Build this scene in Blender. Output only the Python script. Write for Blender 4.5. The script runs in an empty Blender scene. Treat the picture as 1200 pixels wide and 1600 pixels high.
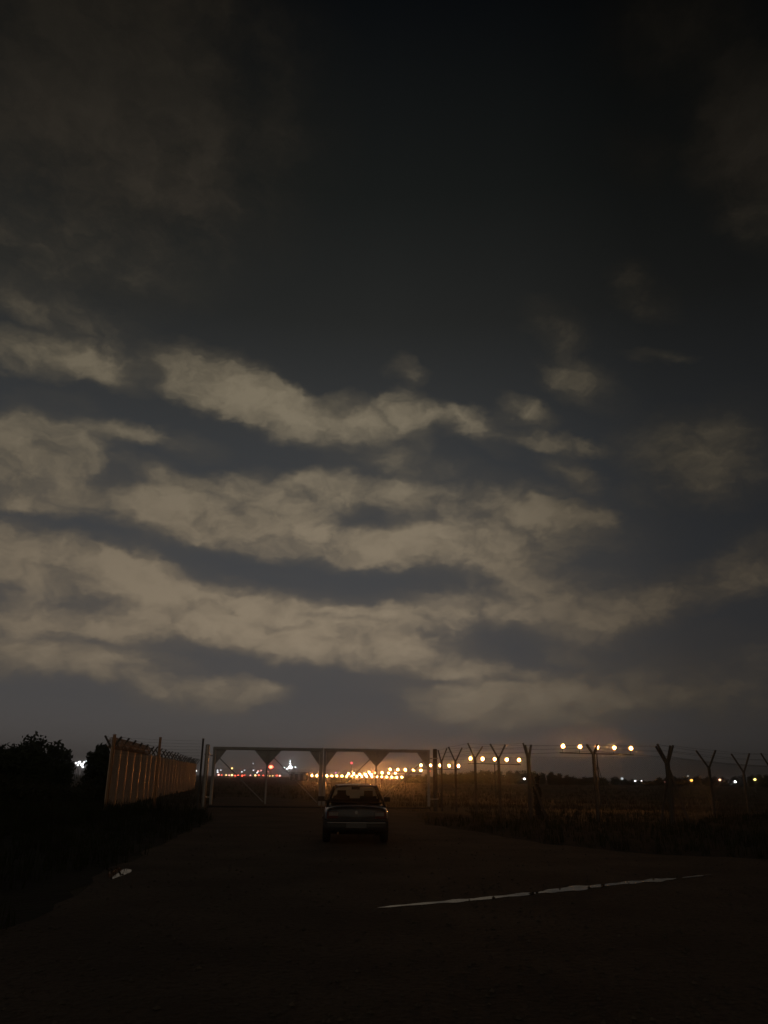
import bpy, bmesh, math, random
from mathutils import Vector, Matrix
random.seed(7)
R = math.radians
scn = bpy.context.scene
col = scn.collection

# ------------------------------------------------------------------ camera
F_PX = 1202.0                                   # focal length for a 1200 x 1600 frame
EYE = Vector((0, 0, 1.6))
PITCH, ROLL = math.atan(413.7 / F_PX), R(0.70)
fwd = Vector((0, math.cos(PITCH), math.sin(PITCH)))
rt0 = Vector((1, 0, 0))
up0 = rt0.cross(fwd)
rt = rt0 * math.cos(ROLL) + up0 * math.sin(ROLL)
up = up0 * math.cos(ROLL) - rt0 * math.sin(ROLL)
cam_d = bpy.data.cameras.new('camera')
cam_d.sensor_fit = 'VERTICAL'; cam_d.sensor_height = 24
cam_d.lens = 24 * F_PX / 1600
cam_d.clip_start = 0.05; cam_d.clip_end = 6000
cam = bpy.data.objects.new('camera', cam_d); col.objects.link(cam)
m = Matrix((rt, up, -fwd)).transposed().to_4x4(); m.translation = EYE
cam.matrix_world = m
scn.camera = cam
scn.render.resolution_x, scn.render.resolution_y = 768, 1024

def ray(px, py):
    return (fwd * F_PX + rt * (px - 600) - up * (py - 800)).normalized()
def at(px, py, Y):
    d = ray(px, py); return EYE + d * (Y / d.y)
def gnd(px, py, z=0.0):
    d = ray(px, py); return EYE + d * ((z - 1.6) / d.z)
def hz(px):                                     # horizon row in this column
    return 1213.7 + (px - 600) * math.tan(ROLL)
def spot(px, Y):                                # ground point under a column at a distance
    p = at(px, hz(px), Y); return Vector((p.x, Y, 0))
def top(px, py, Y): return at(px, py, Y).z

# ------------------------------------------------------------------ helpers
def tag(o, label=None, cat=None, group=None, kind=None):
    if label: o['label'] = label
    if cat: o['category'] = cat
    if group: o['group'] = group
    if kind: o['kind'] = kind
    return o
def empty(name, loc=(0, 0, 0), rz=0.0):
    o = bpy.data.objects.new(name, None); col.objects.link(o)
    o.location = loc; o.rotation_euler = (0, 0, rz); o.empty_display_size = .2
    return o
def copy_tree(o, parent=None):
    c = o.copy(); col.objects.link(c)
    if parent: c.parent = parent
    for ch in list(o.children): copy_tree(ch, c)
    return c

class MB:
    """collects shapes and links them as ONE mesh"""
    def __init__(s): s.v = []; s.f = []; s.sm = []
    def add(s, vs, fs, smooth=False):
        n = len(s.v); s.v += [tuple(v) for v in vs]
        s.f += [tuple(i + n for i in f) for f in fs]; s.sm += [smooth] * len(fs)
        return s
    def box(s, c, d, rz=0.0, mat=None):
        x, y, z = d[0] / 2, d[1] / 2, d[2] / 2
        b = min(x, y, z) * .18
        vs = []
        M = Matrix.Rotation(rz, 3, 'Z') if mat is None else mat
        bm = bmesh.new(); bmesh.ops.create_cube(bm, size=1)
        for v in bm.verts: v.co = Vector((v.co.x * d[0], v.co.y * d[1], v.co.z * d[2]))
        bmesh.ops.bevel(bm, geom=bm.edges[:], offset=b, segments=1, affect='EDGES')
        bm.verts.index_update()
        vs = [M @ v.co + Vector(c) for v in bm.verts]
        fs = [[v.index for v in f.verts] for f in bm.faces]
        bm.free()
        return s.add(vs, fs)
    def bar(s, a, b, r, n=6, r2=None, caps=True, smooth=True):
        a, b = Vector(a), Vector(b); d = (b - a)
        if d.length < 1e-6: return s
        d.normalize()
        u = d.cross(Vector((0, 0, 1)) if abs(d.z) < .9 else Vector((1, 0, 0))).normalized(); w = d.cross(u)
        r2 = r if r2 is None else r2
        vs = []
        for p, q in ((a, r), (b, r2)):
            for k in range(n):
                t = 2 * math.pi * (k + .5) / n
                vs.append(p + (u * math.cos(t) + w * math.sin(t)) * q)
        fs = [(k, (k + 1) % n, n + (k + 1) % n, n + k) for k in range(n)]
        s.add(vs, fs, smooth and n > 4)
        if caps: s.add(vs[:n], [tuple(range(n))[::-1]]); s.add(vs[n:], [tuple(range(n))])
        return s
    def beam(s, a, b, wd, th, nrm=Vector((0, 1, 0))):       # flat rectangular member
        a, b = Vector(a), Vector(b); d = (b - a).normalized()
        w = d.cross(nrm).normalized() * wd / 2; t = nrm.normalized() * th / 2
        vs = [p + q for p in (a, b) for q in (w + t, w - t, -w - t, -w + t)]
        return s.add(vs, [(0, 1, 2, 3), (7, 6, 5, 4), (0, 4, 5, 1), (1, 5, 6, 2), (2, 6, 7, 3), (3, 7, 4, 0)])
    def prism(s, pts, t):                       # outline in x,z extruded along y by t (centred)
        n = len(pts)
        vs = [(x, -t / 2, z) for x, z in pts] + [(x, t / 2, z) for x, z in pts]
        fs = [tuple(range(n))[::-1], tuple(range(n, 2 * n))] + [(k, (k + 1) % n, n + (k + 1) % n, n + k) for k in range(n)]
        return s.add(vs, fs)
    def tube(s, pts, r, n=5):
        for a, b in zip(pts, pts[1:]): s.bar(a, b, r, n, caps=False)
        return s
    def build(s, name, mat, parent=None, loc=None):
        me = bpy.data.meshes.new(name); me.from_pydata(s.v, [], s.f); me.update()
        me.polygons.foreach_set('use_smooth', s.sm)
        bm = bmesh.new(); bm.from_mesh(me); bmesh.ops.recalc_face_normals(bm, faces=bm.faces[:]); bm.to_mesh(me); bm.free()
        me.materials.append(mat)
        o = bpy.data.objects.new(name, me); col.objects.link(o)
        if parent: o.parent = parent
        if loc is not None: o.location = loc
        return o

# ------------------------------------------------------------------ materials
def mat(name, base, rough=.6, metal=0.0, var=.35, scale=6.0, bump=0.0, bscale=30.0, spec=.5, coat=0.0, base2=None, stretch=(1, 1, 1)):
    m = bpy.data.materials.new(name); m.use_nodes = True
    nt = m.node_tree; N = nt.nodes; L = nt.links
    b = N['Principled BSDF']
    b.inputs['Roughness'].default_value = rough; b.inputs['Metallic'].default_value = metal
    b.inputs['Specular IOR Level'].default_value = spec; b.inputs['Coat Weight'].default_value = coat
    tc = N.new('ShaderNodeTexCoord'); mp = N.new('ShaderNodeMapping'); mp.inputs['Scale'].default_value = stretch
    L.new(tc.outputs['Object'], mp.inputs['Vector'])
    no = N.new('ShaderNodeTexNoise'); no.inputs['Scale'].default_value = scale; no.inputs['Detail'].default_value = 6
    L.new(mp.outputs[0], no.inputs['Vector'])
    mr = N.new('ShaderNodeMapRange'); mr.inputs[1].default_value = .3; mr.inputs[2].default_value = .7
    L.new(no.outputs['Fac'], mr.inputs[0])
    mx = N.new('ShaderNodeMix'); mx.data_type = 'RGBA'
    b2 = base2 or tuple(c * (1 - var) for c in base)
    mx.inputs[6].default_value = (*b2, 1); mx.inputs[7].default_value = (*base, 1)
    L.new(mr.outputs[0], mx.inputs[0]); L.new(mx.outputs[2], b.inputs['Base Color'])
    if bump:
        n2 = N.new('ShaderNodeTexNoise'); n2.inputs['Scale'].default_value = bscale; n2.inputs['Detail'].default_value = 8
        L.new(mp.outputs[0], n2.inputs['Vector'])
        bp = N.new('ShaderNodeBump'); bp.inputs['Strength'].default_value = bump; bp.inputs['Distance'].default_value = .05
        L.new(n2.outputs['Fac'], bp.inputs['Height']); L.new(bp.outputs[0], b.inputs['Normal'])
    return m
def emit(name, c, s):
    m = bpy.data.materials.new(name); m.use_nodes = True
    nt = m.node_tree; nt.nodes.clear()
    e = nt.nodes.new('ShaderNodeEmission'); o = nt.nodes.new('ShaderNodeOutputMaterial')
    e.inputs[0].default_value = (*c, 1); e.inputs[1].default_value = s
    nt.links.new(e.outputs[0], o.inputs[0]); return m
def glass(name, tint=(.75, .8, .8), rough=.02):
    m = bpy.data.materials.new(name); m.use_nodes = True
    nt = m.node_tree; N = nt.nodes; L = nt.links; N.clear()
    t = N.new('ShaderNodeBsdfTransparent'); t.inputs[0].default_value = (*tint, 1)
    g = N.new('ShaderNodeBsdfGlossy'); g.inputs['Roughness'].default_value = rough
    fr = N.new('ShaderNodeFresnel'); fr.inputs[0].default_value = 1.5
    mx = N.new('ShaderNodeMixShader'); o = N.new('ShaderNodeOutputMaterial')
    L.new(fr.outputs[0], mx.inputs[0]); L.new(t.outputs[0], mx.inputs[1]); L.new(g.outputs[0], mx.inputs[2]); L.new(mx.outputs[0], o.inputs[0])
    return m

M = {}
M['galv'] = mat('galvanised_steel', (.36, .34, .32), .28, .95, .2, 14)
M['gate'] = mat('painted_gate_steel', (.37, .36, .35), .5, .0, .2, 5, .1, 50)
M['rust'] = mat('rusty_steel', (.34, .19, .10), .36, .55, .4, 9)
M['fpost'] = mat('brown_galvanised_post', (.62, .44, .30), .30, .75, .3, 7)
M['wire2'] = mat('galvanised_mesh_wire', (.75, .58, .43), .40, .30, .3, 5)
M['conc'] = mat('weathered_concrete', (.105, .09, .072), .85, 0, .35, 8, .4, 50)
M['wire'] = mat('wire', (.10, .09, .08), .55, .4, .3, 9)
M['bark'] = mat('bark', (.10, .07, .05), .9, 0, .5, 6, .6, 20)
M['leaf'] = mat('foliage', (.045, .06, .025), .8, 0, .5, .8, spec=.15)
M['bush'] = mat('shrub_foliage', (.055, .055, .028), .8, 0, .5, .9, spec=.15)
M['grass'] = mat('dry_grass', (.085, .08, .04), .85, 0, .5, .35, base2=(.05, .035, .02), spec=.1)
M['verge'] = mat('verge_grass', (.045, .05, .022), .85, 0, .5, .6, spec=.1)
M['dark'] = mat('black_rubber', (.018, .018, .018), .8, 0, .2, 20)
M['trim'] = mat('black_plastic_trim', (.02, .02, .02), .5, 0, .2, 20)
M['cloth'] = mat('seat_cloth', (.035, .034, .034), .9, 0, .3, 40)
M['paint'] = mat('dark_car_paint', (.022, .023, .026), .25, .2, .15, 3, spec=.5, coat=.5)
M['tail'] = mat('tail_lamp_plastic', (.09, .012, .010), .18, 0, .2, 20)
M['clear'] = mat('clear_lamp_plastic', (.22, .20, .19), .22, 0, .15, 30)
M['plate'] = mat('plate_white', (.11, .11, .105), .45, 0, .15, 30)
M['chrome'] = mat('chrome', (.6, .6, .6), .15, 1, .05, 10)
M['housing'] = mat('lamp_housing', (.30, .16, .05), .55, .2, .3, 20)
M['mast'] = mat('mast_paint', (.10, .095, .09), .55, .4, .3, 5)
M['roof'] = mat('dark_cladding', (.06, .06, .06), .7, .1, .3, 1)
M['glass'] = glass('window_glass')
def misted(name):
    m = glass(name, (.8, .85, .85)); nt = m.node_tree; N = nt.nodes; L = nt.links
    o = [n for n in N if n.type == 'OUTPUT_MATERIAL'][0]; src = o.inputs[0].links[0].from_socket
    tr = N.new('ShaderNodeBsdfTranslucent'); tr.inputs[0].default_value = (.75, .72, .55, 1)
    no = N.new('ShaderNodeTexNoise'); no.inputs['Scale'].default_value = 3; tc = N.new('ShaderNodeTexCoord'); L.new(tc.outputs['Object'], no.inputs['Vector'])
    mr = N.new('ShaderNodeMapRange'); mr.inputs[3].default_value = .55; mr.inputs[4].default_value = .9; L.new(no.outputs['Fac'], mr.inputs[0])
    mx = N.new('ShaderNodeMixShader'); L.new(mr.outputs[0], mx.inputs[0]); L.new(src, mx.inputs[1]); L.new(tr.outputs[0], mx.inputs[2]); L.new(mx.outputs[0], o.inputs[0])
    return m
M['misted'] = misted('misted_windscreen')
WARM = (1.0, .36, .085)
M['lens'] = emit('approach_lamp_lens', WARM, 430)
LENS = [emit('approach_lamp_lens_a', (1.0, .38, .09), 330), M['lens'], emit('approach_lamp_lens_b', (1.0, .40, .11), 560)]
M['rim'] = emit('painted_halo_rim', (1.0, .36, .09), 2.6)  # orange halo painted as a glowing ring around each lens

# ground materials
def ground_mat(name, c1, c2, c3, sc1, sc2, rough=.95, bump=.5):
    m = bpy.data.materials.new(name); m.use_nodes = True
    nt = m.node_tree; N = nt.nodes; L = nt.links; b = N['Principled BSDF']
    b.inputs['Roughness'].default_value = rough; b.inputs['Specular IOR Level'].default_value = .2
    tc = N.new('ShaderNodeTexCoord')
    a = N.new('ShaderNodeTexNoise'); a.inputs['Scale'].default_value = sc1; a.inputs['Detail'].default_value = 8
    c = N.new('ShaderNodeTexNoise'); c.inputs['Scale'].default_value = sc2; c.inputs['Detail'].default_value = 8
    for q in (a, c): L.new(tc.outputs['Object'], q.inputs['Vector'])
    r1 = N.new('ShaderNodeValToRGB'); r1.color_ramp.elements[0].position = .35; r1.color_ramp.elements[1].position = .65
    r1.color_ramp.elements[0].color = (*c1, 1); r1.color_ramp.elements[1].color = (*c2, 1)
    L.new(a.outputs['Fac'], r1.inputs[0])
    mx = N.new('ShaderNodeMix'); mx.data_type = 'RGBA'; mx.inputs[7].default_value = (*c3, 1)
    mr = N.new('ShaderNodeMapRange'); mr.inputs[1].default_value = .5; mr.inputs[2].default_value = .75
    L.new(c.outputs['Fac'], mr.inputs[0]); L.new(mr.outputs[0], mx.inputs[0]); L.new(r1.outputs[0], mx.inputs[6])
    L.new(mx.outputs[2], b.inputs['Base Color'])
    bp = N.new('ShaderNodeBump'); bp.inputs['Strength'].default_value = bump; bp.inputs['Distance'].default_value = .06
    L.new(c.outputs['Fac'], bp.inputs['Height']); L.new(bp.outputs[0], b.inputs['Normal'])
    return m
M['field'] = ground_mat('field_grass_ground', (.05, .04, .02), (.10, .075, .035), (.06, .05, .025), .06, 1.7, 1, .8)
M['dirt'] = ground_mat('packed_dirt_road', (.078, .056, .038), (.132, .096, .068), (.064, .045, .032), .55, 14, .92, .9)
M['stone'] = mat('stone', (.15, .12, .09), .9, 0, .5, 3)
M['soil'] = ground_mat('verge_soil', (.022, .018, .010), (.035, .03, .016), (.02, .018, .01), .8, 7, 1, .8)
def wet(name):
    m = mat(name, (.045, .034, .024), .85, 0, .4, 2, spec=.1); nt = m.node_tree; N = nt.nodes; L = nt.links
    o = [n for n in N if n.type == 'OUTPUT_MATERIAL'][0]; mud = o.inputs[0].links[0].from_socket
    wb = N.new('ShaderNodeBsdfPrincipled'); wb.inputs['Base Color'].default_value = (.02, .017, .013, 1); wb.inputs['Roughness'].default_value = .015; wb.inputs['IOR'].default_value = 1.14
    tc = N.new('ShaderNodeTexCoord'); no = N.new('ShaderNodeTexNoise'); no.inputs['Scale'].default_value = 3.2; no.inputs['Detail'].default_value = 6; L.new(tc.outputs['Object'], no.inputs['Vector'])
    mr = N.new('ShaderNodeMapRange'); mr.inputs[1].default_value = .12; mr.inputs[2].default_value = .36; L.new(no.outputs['Fac'], mr.inputs[0])
    mx = N.new('ShaderNodeMixShader'); L.new(mr.outputs[0], mx.inputs[0]); L.new(mud, mx.inputs[1]); L.new(wb.outputs[0], mx.inputs[2]); L.new(mx.outputs[0], o.inputs[0])
    return m
M['water'] = wet('shallow_puddle')

# ------------------------------------------------------------------ world: night sky with city-lit clouds
w = bpy.data.worlds.new('World'); scn.world = w; w.use_nodes = True
nt = w.node_tree; N = nt.nodes; L = nt.links; N.clear()
def node(t, **k):
    n = N.new(t)
    for a, v in k.items(): setattr(n, a, v)
    return n
def mth(op, a, b=None, c=None, clamp=False):
    n = node('ShaderNodeMath', operation=op, use_clamp=clamp)
    for i, q in enumerate((a, b, c)):
        if q is None: continue
        if isinstance(q, (int, float)): n.inputs[i].default_value = q
        else: L.new(q, n.inputs[i])
    return n.outputs[0]
tc = node('ShaderNodeTexCoord')
sx = node('ShaderNodeSeparateXYZ'); L.new(tc.outputs['Generated'], sx.inputs[0])
az = mth('ARCTAN2', sx.outputs[0], sx.outputs[1]); el = mth('ARCSINE', sx.outputs[2])
cp = node('ShaderNodeCombineXYZ'); L.new(az, cp.inputs[0]); L.new(el, cp.inputs[1])
def noise(vec, scale, detail, rough, strx=1, stry=1, off=0.0, lac=2.0):
    mp = node('ShaderNodeMapping'); mp.inputs['Scale'].default_value = (strx, stry, 1); mp.inputs['Location'].default_value = (off, off * .7, off * 1.3)
    L.new(vec, mp.inputs['Vector'])
    n = node('ShaderNodeTexNoise'); n.inputs['Scale'].default_value = scale; n.inputs['Detail'].default_value = detail
    n.inputs['Roughness'].default_value = rough; n.inputs['Lacunarity'].default_value = lac
    L.new(mp.outputs[0], n.inputs['Vector']); return n
def vm(op, a, b=None, s=None):
    n = node('ShaderNodeVectorMath', operation=op)
    for i, q in enumerate((a, b)):
        if q is None: continue
        if isinstance(q, tuple): n.inputs[i].default_value = q
        else: L.new(q, n.inputs[i])
    if s is not None: n.inputs['Scale'].default_value = s
    return n.outputs[0]
n1 = noise(cp.outputs[0], 7, 3, .55, 1, 1.9)
n2 = noise(cp.outputs[0], 26, 4, .6, 1, 1.5, 3.1)
w1 = vm('MULTIPLY', vm('SUBTRACT', n1.outputs['Color'], (.5, .5, .5)), (.07, .04, 0))
w2 = vm('MULTIPLY', vm('SUBTRACT', n2.outputs['Color'], (.5, .5, .5)), (.045, .03, 0))
P = vm('ADD', vm('ADD', cp.outputs[0], w1), w2)

def ae(px, py):
    d = ray(px, py); return math.atan2(d.x, d.y), math.asin(d.z)
# cloud masses: column, row, half width, half height, tilt (deg, + falls to the right), weight
CL = [
 (70, 560, 150, 30, 10, .95), (165, 588, 80, 22, 20, .7), (150, 530, 130, 48, 24, .42), (10, 465, 100, 30, 22, .3),
 (345, 603, 105, 42, 16, 1.9), (425, 640, 110, 38, 20, 1.7), (560, 652, 75, 34, 2, 1.3), (610, 712, 100, 48, 10, .38),
 (75, 715, 100, 82, 10, 1.2), (10, 690, 50, 60, 0, .5), (195, 675, 50, 18, 16, .8), (290, 697, 70, 18, 8, .35), (30, 790, 110, 26, 0, .4),
 (240, 780, 120, 50, 8, 1.15), (330, 815, 140, 50, 12, 1.0), (430, 790, 130, 46, 6, 1.0), (550, 772, 95, 28, 8, 1.1), (640, 858, 190, 34, 6, 1.7), (480, 845, 170, 34, 9, .75),
 (760, 785, 150, 44, 6, .6), (872, 801, 78, 18, 2, 1.0), (750, 850, 120, 36, 5, .8), (690, 815, 180, 50, 4, .4),
 (650, 655, 46, 32, 42, .85), (735, 665, 70, 24, 14, .95), (765, 690, 46, 18, 30, .5), (818, 648, 50, 20, 26, .75), (865, 693, 80, 14, 3, 1.0), (890, 733, 58, 22, 28, .75),
 (640, 583, 32, 20, 22, .55), (985, 432, 34, 24, 30, .35), (1012, 470, 50, 28, 10, .5), (862, 512, 56, 34, 30, .5), (915, 602, 74, 36, 14, .42), (880, 590, 40, 16, 20, .4), (1030, 555, 52, 11, 6, .45),
 (1085, 715, 120, 66, 12, .62), (1150, 700, 90, 80, 0, .25),
 (60, 870, 200, 42, 5, 1.6), (250, 905, 170, 36, 12, 1.5), (380, 945, 160, 34, 6, 1.0), (455, 935, 100, 36, 5, .8), (600, 945, 130, 26, 3, .9), (500, 990, 220, 44, 6, 1.9), (640, 1010, 130, 30, 8, .9),
 (130, 975, 280, 26, 4, 1.5), (110, 938, 220, 36, 4, .8), (690, 1040, 170, 22, 6, .7), (80, 1022, 200, 34, 5, 1.4), (330, 985, 180, 30, 5, .7), (190, 1052, 60, 30, 24, .5),
 (325, 1088, 110, 26, -1, 1.3), (740, 1075, 160, 24, 2, .7), (820, 1103, 165, 36, 0, 1.7), (880, 1075, 110, 28, 0, .6), (740, 1122, 100, 16, 0, .4),
 (740, 950, 170, 46, 0, .6), (870, 930, 110, 40, -6, .4), (905, 832, 130, 60, 4, .32), (860, 900, 190, 80, 0, .3), (208, 862, 48, 18, -10, .8), (130, 845, 60, 16, 5, .5), (700, 918, 46, 14, 0, .5), (660, 905, 22, 8, 0, .35), (305, 795, 60, 30, -12, .7), (520, 755, 50, 22, 0, .6), (1064, 1092, 70, 18, 4, .3), (1000, 775, 40, 14, 20, .22),
 (1060, 928, 170, 42, -20, .85), (940, 985, 120, 34, -16, .48), (1180, 885, 90, 50, -8, .35), (1000, 1090, 110, 30, 5, .3), (1110, 1050, 170, 60, 0, .75), (960, 1040, 110, 36, 0, .4), (1170, 1120, 90, 24, 0, .35),
 (150, 170, 330, 270, 0, .75), (250, 90, 200, 150, 0, .45), (320, 270, 130, 70, -20, .45), (60, 70, 130, 120, 0, .35), (1185, 235, 110, 120, 20, 1.6), (1150, 190, 60, 50, 0, .6), (1070, 60, 140, 110, 0, .7), (1010, 240, 80, 50, 0, .35),
]
# breaks of clear sky between them
GAP = [
 (572, 815, 62, 19, 2, 1.0), (70, 812, 150, 13, 4, .7), (150, 832, 70, 12, 10, .45), (255, 852, 120, 14, 9, .62), (350, 880, 90, 16, 18, .7), (460, 905, 130, 26, 6, 1.1), (630, 908, 120, 20, 0, 1.1),
 (100, 942, 190, 20, 4, .22), (140, 998, 220, 9, 5, .4), (350, 1035, 150, 24, 5, .5), (600, 1070, 140, 24, 6, .42), (775, 1003, 110, 28, -6, .85), (430, 712, 120, 30, 10, .8),
 (90, 635, 120, 20, 8, .8), (236, 598, 34, 34, 0, .5), (1000, 868, 95, 36, -12, .7), (905, 880, 60, 20, 0, .35), (1090, 1010, 170, 50, -12, .8), (80, 1105, 200, 30, 5, .9), (640, 935, 60, 9, 4, .45), (700, 700, 90, 20, 8, .5), (170, 735, 26, 40, 10, .45),
 (390, 150, 40, 160, 6, .35), (820, 735, 70, 22, 0, .4), (330, 768, 26, 10, 20, .4), (365, 790, 20, 12, 30, .35), (640, 800, 50, 10, 10, .3), (120, 790, 40, 14, 10, .4), (60, 765, 22, 26, 20, .35), (210, 745, 40, 12, 12, .4), (470, 772, 40, 10, -14, .4), (600, 745, 46, 16, 4, .4), (700, 745, 60, 14, 0, .45), (560, 935, 40, 8, 6, .35), (540, 968, 60, 7, 6, .3), (420, 975, 60, 7, 5, .25), (660, 985, 40, 9, 0, .35), (690, 1062, 70, 8, 2, .5), (790, 1062, 40, 7, 0, .4), (700, 680, 24, 26, 10, .6), (790, 690, 30, 30, 0, .5), (850, 715, 60, 10, 8, .5), (850, 770, 50, 12, 0, .45), (300, 1010, 50, 10, 10, .35), (205, 1045, 22, 14, 0, .35),
]
def blobs(lst, grow):
    acc = None
    for (cx, cy, rx, ry, th, a) in lst:
        t = R(th)
        c0 = ae(cx, cy); e1 = ae(cx + rx * math.cos(t), cy + rx * math.sin(t)); e2 = ae(cx - ry * math.sin(t), cy + ry * math.cos(t))
        d1 = (e1[0] - c0[0], e1[1] - c0[1]); d2 = (e2[0] - c0[0], e2[1] - c0[1])
        mp = node('ShaderNodeMapping', vector_type='TEXTURE')
        mp.inputs['Location'].default_value = (c0[0], c0[1], 0); mp.inputs['Rotation'].default_value = (0, 0, math.atan2(d1[1], d1[0]))
        mp.inputs['Scale'].default_value = (math.hypot(*d1) * grow, math.hypot(*d2) * grow, 1)
        L.new(P, mp.inputs['Vector'])
        g = node('ShaderNodeTexGradient', gradient_type='SPHERICAL'); L.new(mp.outputs[0], g.inputs[0])
        acc = mth('MULTIPLY_ADD', g.outputs['Fac'], a, acc if acc is not None else 0.0)
    return acc
pos = blobs(CL, 1.35); gap = blobs(GAP, 1.45)
fb = noise(P, 8, 10, .62, 1, 1.8, 7.7)
f = fb.outputs['Fac']
fb2 = noise(P, 22, 9, .66, 1, 1.5, 1.9)
vmp = node('ShaderNodeMapping'); vmp.inputs['Scale'].default_value = (1, 1.7, 1)
n3 = noise(P, 34, 4, .6, 1, 1.3, 5.5)
L.new(vm('ADD', P, vm('MULTIPLY', vm('SUBTRACT', n3.outputs['Color'], (.5, .5, .5)), (.022, .014, 0))), vmp.inputs['Vector'])
vo = node('ShaderNodeTexVoronoi', voronoi_dimensions='2D', feature='SMOOTH_F1'); vo.inputs['Scale'].default_value = 15; vo.inputs['Detail'].default_value = 3; vo.inputs['Roughness'].default_value = .55; vo.inputs['Smoothness'].default_value = .35
vo.normalize = True
L.new(vmp.outputs[0], vo.inputs['Vector'])
d3 = mth('MULTIPLY', mth('SUBTRACT', .25, vo.outputs['Distance']), 1.0)
d1 = mth('SUBTRACT', f, .5); d2 = mth('SUBTRACT', fb2.outputs['Fac'], .5)
def smooth(x, lo, hi):
    n = node('ShaderNodeMapRange', interpolation_type='SMOOTHSTEP'); n.inputs[1].default_value = lo; n.inputs[2].default_value = hi
    L.new(x, n.inputs[0]); return n.outputs[0]
ap = mth('SUBTRACT', 1.0, mth('POWER', 2.718, mth('MULTIPLY', pos, -1.45)))
ap = mth('MULTIPLY', ap, mth('SUBTRACT', 1.0, mth('MINIMUM', mth('MULTIPLY', gap, 1.25), .97)))
amp = mth('MULTIPLY', mth('MULTIPLY_ADD', mth('POWER', ap, .6), 1.5, .10), mth('SUBTRACT', 1.0, mth('MULTIPLY', smooth(el, .55, .78), .55)))
soft = mth('ADD', ap, mth('MULTIPLY', mth('ADD', mth('MULTIPLY_ADD', d3, .45, d1), mth('MULTIPLY', d2, .5)), amp))
hard = mth('ADD', ap, mth('MULTIPLY', mth('ADD', mth('MULTIPLY_ADD', d3, 1.1, mth('MULTIPLY', d1, 1.0)), mth('MULTIPLY', d2, .8)), amp))
body = mth('ADD', mth('MULTIPLY', smooth(soft, .06, 1.05), .55), mth('MULTIPLY', smooth(hard, .16, .86), .45))
veil = mth('MULTIPLY', mth('SUBTRACT', 1.0, mth('POWER', 2.718, mth('MULTIPLY', pos, -1.7))), mth('SUBTRACT', 1.0, mth('MINIMUM', mth('MULTIPLY', gap, .85), .9)))
veil = mth('MULTIPLY', veil, mth('MULTIPLY_ADD', d1, 1.2, .50))
alpha = mth('SUBTRACT', 1.0, mth('MULTIPLY', mth('SUBTRACT', 1.0, body), mth('SUBTRACT', 1.0, mth('MAXIMUM', veil, 0.0))))

def s2l(c): return tuple(((v / 255 + .055) / 1.055) ** 2.4 if v > 10 else v / 255 / 12.92 for v in c)
def ramp(fac, stops):
    r = node('ShaderNodeValToRGB'); e = r.color_ramp.elements
    while len(e) < len(stops): e.new(.5)
    for q, (p, c) in zip(e, stops): q.position = p; q.color = (*c, 1)
    L.new(fac, r.inputs[0]); return r.outputs[0]
el_n = mth('DIVIDE', el, 1.0)                   # radians, 0 .. ~0.92 in frame
bg = ramp(el_n, [(0, s2l((92, 86, 82))), (.03, s2l((86, 82, 80))), (.09, s2l((74, 73, 74))), (.244, s2l((63, 65, 68))), (.41, s2l((54, 56, 58))), (.572, s2l((37, 38, 37))), (.722, s2l((24, 26, 25))), (.92, s2l((9, 11, 13)))])
cc = ramp(el_n, [(0, s2l((108, 97, 86))), (.08, s2l((117, 106, 91))), (.17, s2l((131, 118, 100))), (.30, s2l((120, 109, 92))), (.40, s2l((113, 104, 88))), (.48, s2l((114, 105, 88))), (.56, s2l((86, 79, 67))), (.66, s2l((56, 51, 44))), (.80, s2l((38, 35, 30))), (.92, s2l((36, 32, 26)))])
azn = mth('MULTIPLY_ADD', az, .5, .5)           # az -.45 .. .45 -> .275 .. .725
def gray(*st): return [(p, (v, v, v)) for p, v in st]
azf = ramp(azn, gray((.2, .95), (.5, 1.0), (.60, .82), (.6875, .50), (.75, .40), (1.0, .3)))
cl_az = ramp(azn, gray((.2, .72), (.36, .88), (.45, 1.0), (.55, .95), (.62, .60), (.69, .36), (1.0, .3)))
def mulc(a, b):
    n = node('ShaderNodeMix', data_type='RGBA', blend_type='MULTIPLY'); n.inputs[0].default_value = 1
    L.new(a, n.inputs[6]); L.new(b, n.inputs[7]); return n.outputs[2]
# soft thickness variation inside the cloud
thk = node('ShaderNodeMapRange'); thk.inputs[1].default_value = .3; thk.inputs[2].default_value = .75; thk.inputs[3].default_value = .66; thk.inputs[4].default_value = 1.20
L.new(mth('ADD', mth('MULTIPLY', hard, .45), .27), thk.inputs[0])
cmb = node('ShaderNodeCombineXYZ')
for i in range(3): L.new(thk.outputs[0], cmb.inputs[i])
cloud = mulc(mulc(cc, cl_az), cmb.outputs[0])
mx0 = node('ShaderNodeMix', data_type='RGBA'); L.new(alpha, mx0.inputs[0]); L.new(mulc(bg, azf), mx0.inputs[6]); L.new(cloud, mx0.inputs[7])
back = smooth(mth('MULTIPLY', sx.outputs[1], -1.0), .05, .75)
glow = ramp(el_n, [(0, s2l((134, 120, 103))), (.25, s2l((122, 111, 96))), (.6, s2l((86, 80, 71))), (.95, s2l((36, 34, 31)))])
mx = node('ShaderNodeMix', data_type='RGBA'); L.new(back, mx.inputs[0]); L.new(mx0.outputs[2], mx.inputs[6]); L.new(mulc(glow, cmb.outputs[0]), mx.inputs[7])
b_cl = node('ShaderNodeBackground'); L.new(mx.outputs[2], b_cl.inputs[0]); b_cl.inputs[1].default_value = 1.0
sky = node('ShaderNodeTexSky', sky_type='NISHITA'); sky.sun_disc = False; sky.sun_elevation = R(-9); sky.sun_rotation = R(20)
b_sk = node('ShaderNodeBackground'); L.new(sky.outputs[0], b_sk.inputs[0]); b_sk.inputs[1].default_value = .05
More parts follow.
